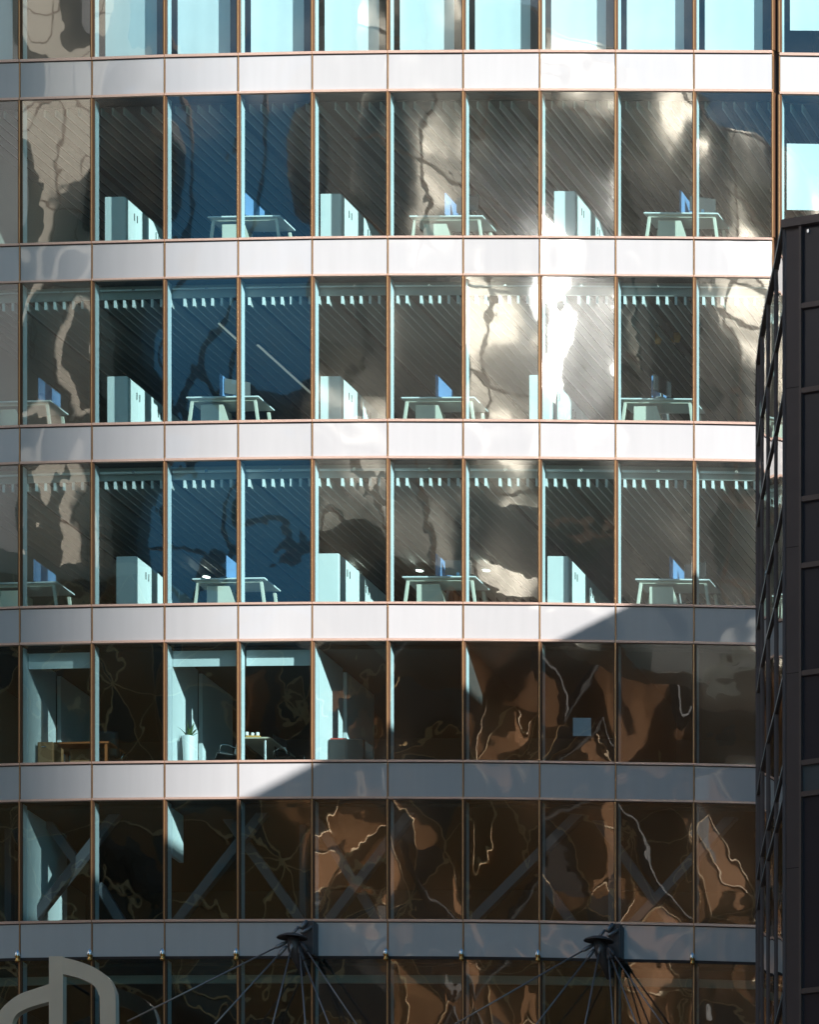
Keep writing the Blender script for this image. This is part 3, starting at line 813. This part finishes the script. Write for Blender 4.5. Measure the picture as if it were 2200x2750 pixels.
for k in range(len(zs)-1):
    z1, z0 = zs[k]-.052, zs[k+1]+.047
    sl_ = k == 6
    db(wallpanel(MB(), C1+fd*.052, C1+fd*1.998, z0, z1, 0, .02), 'facade_panel', 'slatepanel' if sl_ else 'darkfacade')
    db(wallpanel(MB(), C1+fd*2.062, C2, z0, z1, 0, .02), 'facade_panel', 'slatepanel' if sl_ else 'darkfacade')
db(wallpanel(MB(), C1+fd*.052, C2, 0, zs[-1], 0, .2), 'lower_wall', 'darkfacade')
db(wallpanel(MB(), C1+fd*.09, C1+fd*.28, zl(2085), zl(1976), -.12, .02), 'roller_blind', 'cream')
db(wallpanel(MB(), C1+fd*.42, C1+fd*.9, zl(2085), zl(1976), -.14, .02), 'roller_blind', 'blue')
mb = MB(); wallpanel(mb, C0-fd*.02, C2, ZR-.12, ZR+.03, .09, .35)
for i in range(5, 0, -1): wallpanel(mb, V[i], V[i-1], ZR-.06, ZR+.03, .05, .35)
db(mb, 'coping', 'darkframe')
mb = MB(); wallpanel(mb, C1+fd*.16, C1+fd*.20, ZR-.26, ZR-.20, .03, .03); db(mb, 'vent_plate', 'silver')

# ------------------------------------------------------------------ unseen blocks added to cast shadow on the facade
wg = empty('shade_block', (26, -16, 0)); tag(wg, 'plain stone block added right of the dark tower to shade the facade', 'building')
MB().box(-6, 8, -15, 14, 0, 61.455).build('wall', 'stone', wg)
MB().box(-5.9, 7.9, -14.9, 13.9, 61.456, 61.458).build('roof', 'concrete', wg)
ft = empty('shade_tower', (0, 0, 0)); d2 = Vector((SUN.x, SUN.y, 0)).normalized(); n2 = Vector((-d2.y, d2.x, 0))  # added tower, lays a soft shadow edge over the left bays
edge = Vector((-5.9, .25, 0)) + d2*300
q = [edge, edge-n2*14, edge-n2*14+d2*20, edge+d2*20]
if (edge-n2*14).dot(Vector((d2.y, -d2.x, 0)))*0 > 1: pass
mb = MB(); sgnv = -1 if (n2.x > 0) else 1
q = [edge, edge+n2*sgnv*14, edge+n2*sgnv*14+d2*20, edge+d2*20]
cen = sum(q, Vector())/4; ft.location = cen
mb.v = [tuple(p-cen) for p in q] + [tuple(p-cen+Vector((0, 0, 215))) for p in q]
mb.f = [(3, 2, 1, 0), (4, 5, 6, 7)] + [(i, (i+1) % 4, (i+1) % 4+4, i+4) for i in range(4)]
mb.build('shaft', 'stone', ft); tag(ft, 'slim stone tower added far off towards the sun to shade the left bays', 'building')

# ------------------------------------------------------------------ buildings across the street (mirrored in the glass)
def grid_building(name, label, a, b, z0, z1, thick, m, bw, bh, joint='farjoint', jw=.10, bands=()):
    a = Vector((*a, 0)); b = Vector((*b, 0)); root = empty(name, a.lerp(b, .5)); tag(root, label, 'building')
    n = Vector((-(b-a).y, (b-a).x, 0)).normalized()
    if n.y < 0: n = -n
    c0 = root.location
    def w(mb, p, q, za, zb, o, th):
        p = p+n*o-c0; q = q+n*o-c0
        mb.hexa([(p.x, p.y, za), (q.x, q.y, za), (q.x-n.x*th, q.y-n.y*th, za), (p.x-n.x*th, p.y-n.y*th, za), (p.x, p.y, zb), (q.x, q.y, zb), (q.x-n.x*th, q.y-n.y*th, zb), (p.x-n.x*th, p.y-n.y*th, zb)])
    mb = MB(); w(mb, a, b, z0, z1, 0, thick); mb.build('wall', m, root)
    mb = MB(); L_ = (b-a).length; d = (b-a)/L_; k = bw*.5
    while k < L_: w(mb, a+d*(k-jw/2), a+d*(k+jw/2), z0, z1, .012, .01); k += bw
    z = z0+bh
    while z < z1: w(mb, a, b, z-jw/2, z+jw/2, .016, .012); z += bh
    mb.build('joint_grid', joint, root)
    for (u0, u1, za, zb, mm) in bands:
        mb = MB(); w(mb, a+d*L_*u0, a+d*L_*u1, za, zb, .03, .02); mb.build('window_band', mm, root)
    return root
grid_building('limestone_building', 'pale limestone building across the street, mirrored in the right windows', (-25.2, -54), (-3.0, -78), 75.2, 92.8, 2, 'farbeige', 3.4, 2.9, jw=.14,
              bands=((.0, .06, 80.5, 92.0, 'fargrey'), (.05, .22, 79.5, 82.6, 'fargrey'), (.30, .50, 83.4, 85.0, 'fargrey'), (.25, .48, 76.0, 77.6, 'fardark'), (.52, .66, 75.3, 90.0, 'fargrey'), (.54, .63, 82, 87, 'fardark'), (.8, 1., 79.0, 80.2, 'fargrey'), (.80, 1., 73.2, 78.9, 'farpale')))
grid_building('slim_limestone_tower', 'slim pale tower across the street, mirrored in the left windows', (-39.5, -56.3), (-38.3, -58.9), 40, 110, 2, 'farpale', 1.3, 3.1, jw=.10, bands=((0.0, 1, 70, 71.2, 'fargrey'),))
grid_building('charcoal_slab', 'charcoal slab block across the street between the pale tower and open sky', (-42.4, -60.3), (-36.4, -60.3), 0, 91.2, 2, 'fardark', 2.6, 4.4, 'fargrey', .14,
              bands=((.1, 1, 85.8, 88.6, 'fargrey'), (.0, 1, 79.2, 81.3, 'fargrey')))
grid_building('charcoal_tower', 'charcoal tower across the street between open sky and the limestone building', (-30.6, -65), (-26.9, -65), 70, 93, 2, 'fardark', 2.2, 4.4, 'fargrey', .12,
              bands=((.55, 1, 79.3, 82, 'farbeige'),))
# brown podium with black diagrid below
pa = Vector((-52, -41, 0)); pb = Vector((-2, -90, 0)); L_ = (pb-pa).length; d = (pb-pa)/L_; n = Vector((-d.y, d.x, 0))
if n.y < 0: n = -n
pd = empty('rust_podium', pa.lerp(pb, .5)); c0 = pd.location
tag(pd, 'rust brown block of folded copper panels with black diagonal bracing across the street', 'building')
def pw(mb, u0, u1, z0, z1, o, th):
    p = pa+d*u0+n*o-c0; q = pa+d*u1+n*o-c0
    mb.hexa([(p.x, p.y, z0), (q.x, q.y, z0), (q.x-n.x*th, q.y-n.y*th, z0), (p.x-n.x*th, p.y-n.y*th, z0), (p.x, p.y, z1), (q.x, q.y, z1), (q.x-n.x*th, q.y-n.y*th, z1), (p.x-n.x*th, p.y-n.y*th, z1)])
    return mb
pw(MB(), 0, L_, 0, 74.6, -.6, 13).build('wall', 'fardark', pd)
pw(MB(), 0, L_*.52, 74.62, 75.1, .2, 13.6).build('parapet', 'farpale', pd)
pw(MB(), L_*.525, L_, 74.62, 80.8, -.3, 4).build('upper_wall', 'farbrown', pd)
for k in range(7):
    u = L_*(.54+.065*k); e_ = 1 if k % 2 else -1
    a_ = pa+d*(u+2.3*e_)+n*.6-c0; b_ = pa+d*(u-2.3*e_)+n*.6-c0
    MB().tube([a_+Vector((0, 0, 74.7)), b_+Vector((0, 0, 80.6))], .26, 10).build('brace', 'farblack', pd)
rnd = random.Random(21); cell = L_/18; dz = 4.65
fac = MB(); rods = MB(); dark = MB()
for i in range(18):
    for j in range(7):
        z0 = 74.6-dz*(j+1); z1 = z0+dz; u0 = i*cell; u1 = u0+cell
        P_ = lambda u, z, o: tuple(pa+d*u+n*o-c0+Vector((0, 0, z)))
        cc_ = P_(u0+cell*rnd.uniform(.35, .65), z0+dz*rnd.uniform(.35, .65), rnd.choice((-.6, .4, .55)))
        ring = [P_(u0, z0, 0), P_((u0+u1)/2, z0, .1), P_(u1, z0, 0), P_(u1, (z0+z1)/2, .1), P_(u1, z1, 0), P_((u0+u1)/2, z1, .1), P_(u0, z1, 0), P_(u0, (z0+z1)/2, .1)]
        for k in range(8):
            tgt = dark if rnd.random() < .26 else fac
            m0 = len(tgt.v); tgt.v += [ring[k], ring[(k+1) % 8], cc_]; tgt.f.append((m0, m0+1, m0+2))
            a_ = Vector(cc_)+n*.05; b_ = Vector(ring[k])+n*.05
            rods.bar(a_, b_, .06)
fac.build('folded_panel', 'farbrown', pd); dark.build('dark_panel', 'fardark', pd); rods.build('seam_rods', 'farrod', pd)
step = cell*2; k = 0
while k*step < L_-step*.5:
    for zb in (56, 65.5):
        p0 = pa+d*(k*step)+n*1.2; p1 = pa+d*((k+1)*step)+n*1.2
        s_, e_ = (p0, p1) if (k+int(zb)) % 2 == 0 else (p1, p0)
        MB().tube([s_+Vector((0, 0, zb))-c0, e_+Vector((0, 0, zb+9.0))-c0], .24, 10).build('brace', 'farblack', pd)
    k += 1
# masts and a high footbridge in the sky gap
for x, w in ((-35.9, .14), (-32.3, .14)):
    o = MB().tube([(0, 0, 76), (0, 0, 95)], w, 10).build('mast', 'farjoint', None); o.location = (x, -63.2, 0)
    tag(o, 'slim brown mast across the street, %s of two' % ('left' if x < -34 else 'right'), 'mast', 'slim brown masts across the street')
o = MB().box(-4.6, 3.6, -1, 1, 81.6, 83.2).build('skybridge', 'fargrey', None); o.location = (-34.2, -64.5, 0); tag(o, 'grey skybridge across the street spanning the sky gap', 'bridge')
o = MB().box(-4.6, 3.6, -.1, .1, 78.0, 78.15).build('tie_beam', 'farjoint', None); o.location = (-34.2, -63, 0); tag(o, 'thin brown beam below the skybridge across the street', 'beam')
# unseen satin steel reflector added to throw sun glare at the facade
fnm = Vector((.94, .34, 0)).normalized(); al = Vector((-.34, .94, 0)).normalized()
cpt = Vector((-15.3, -57.0, 0)); mb = MB(); RR = 7.5; cc = -fnm*RR; nn = 24
for k in range(nn+1):
    w = R(-13+26*k/nn); d_ = fnm*math.cos(w)+al*math.sin(w)
    p = cc+d_*RR; q_ = cc+d_*(RR-.15)
    mb.v += [(p.x, p.y, 80.0), (p.x, p.y, 85.0), (q_.x, q_.y, 80.0), (q_.x, q_.y, 85.0)]
    if k:
        i = 4*k; mb.f += [(i-4, i, i+1, i-3), (i-2, i-1, i+3, i+2), (i-3, i+1, i+3, i-1), (i-4, i-2, i+2, i)]
mb.f += [(0, 1, 3, 2), (4*nn, 4*nn+2, 4*nn+3, 4*nn+1)]
o = mb.build('glare_reflector', 'mirror', None); o.location = cpt; tag(o, 'curved satin steel reflector added across the street to throw sun glare', 'reflector')

# unseen tall blocks added to cut the skylight on the facade
t_ = empty('sky_blocker', (-97, -51.5, 0)); tag(t_, 'tall dark block added at the left to cut skylight', 'building')
MB().box(-44, 44, -38.5, 38.5, 0, 175).build('wall', 'fardark', t_)
t_ = empty('sky_blocker', (100, -8, 0)); tag(t_, 'broad dark block added at the right to cut skylight', 'building')
MB().box(-38, 38, -15, 18, 0, 135).build('wall', 'fargrey', t_)

# ------------------------------------------------------------------ ground
mb = MB(); mb.quad((-1500, -1500, 0), (1500, -1500, 0), (1500, 1500, 0), (-1500, 1500, 0))
g = mb.build('ground', 'ground'); tag(g, 'asphalt ground', kind='structure')
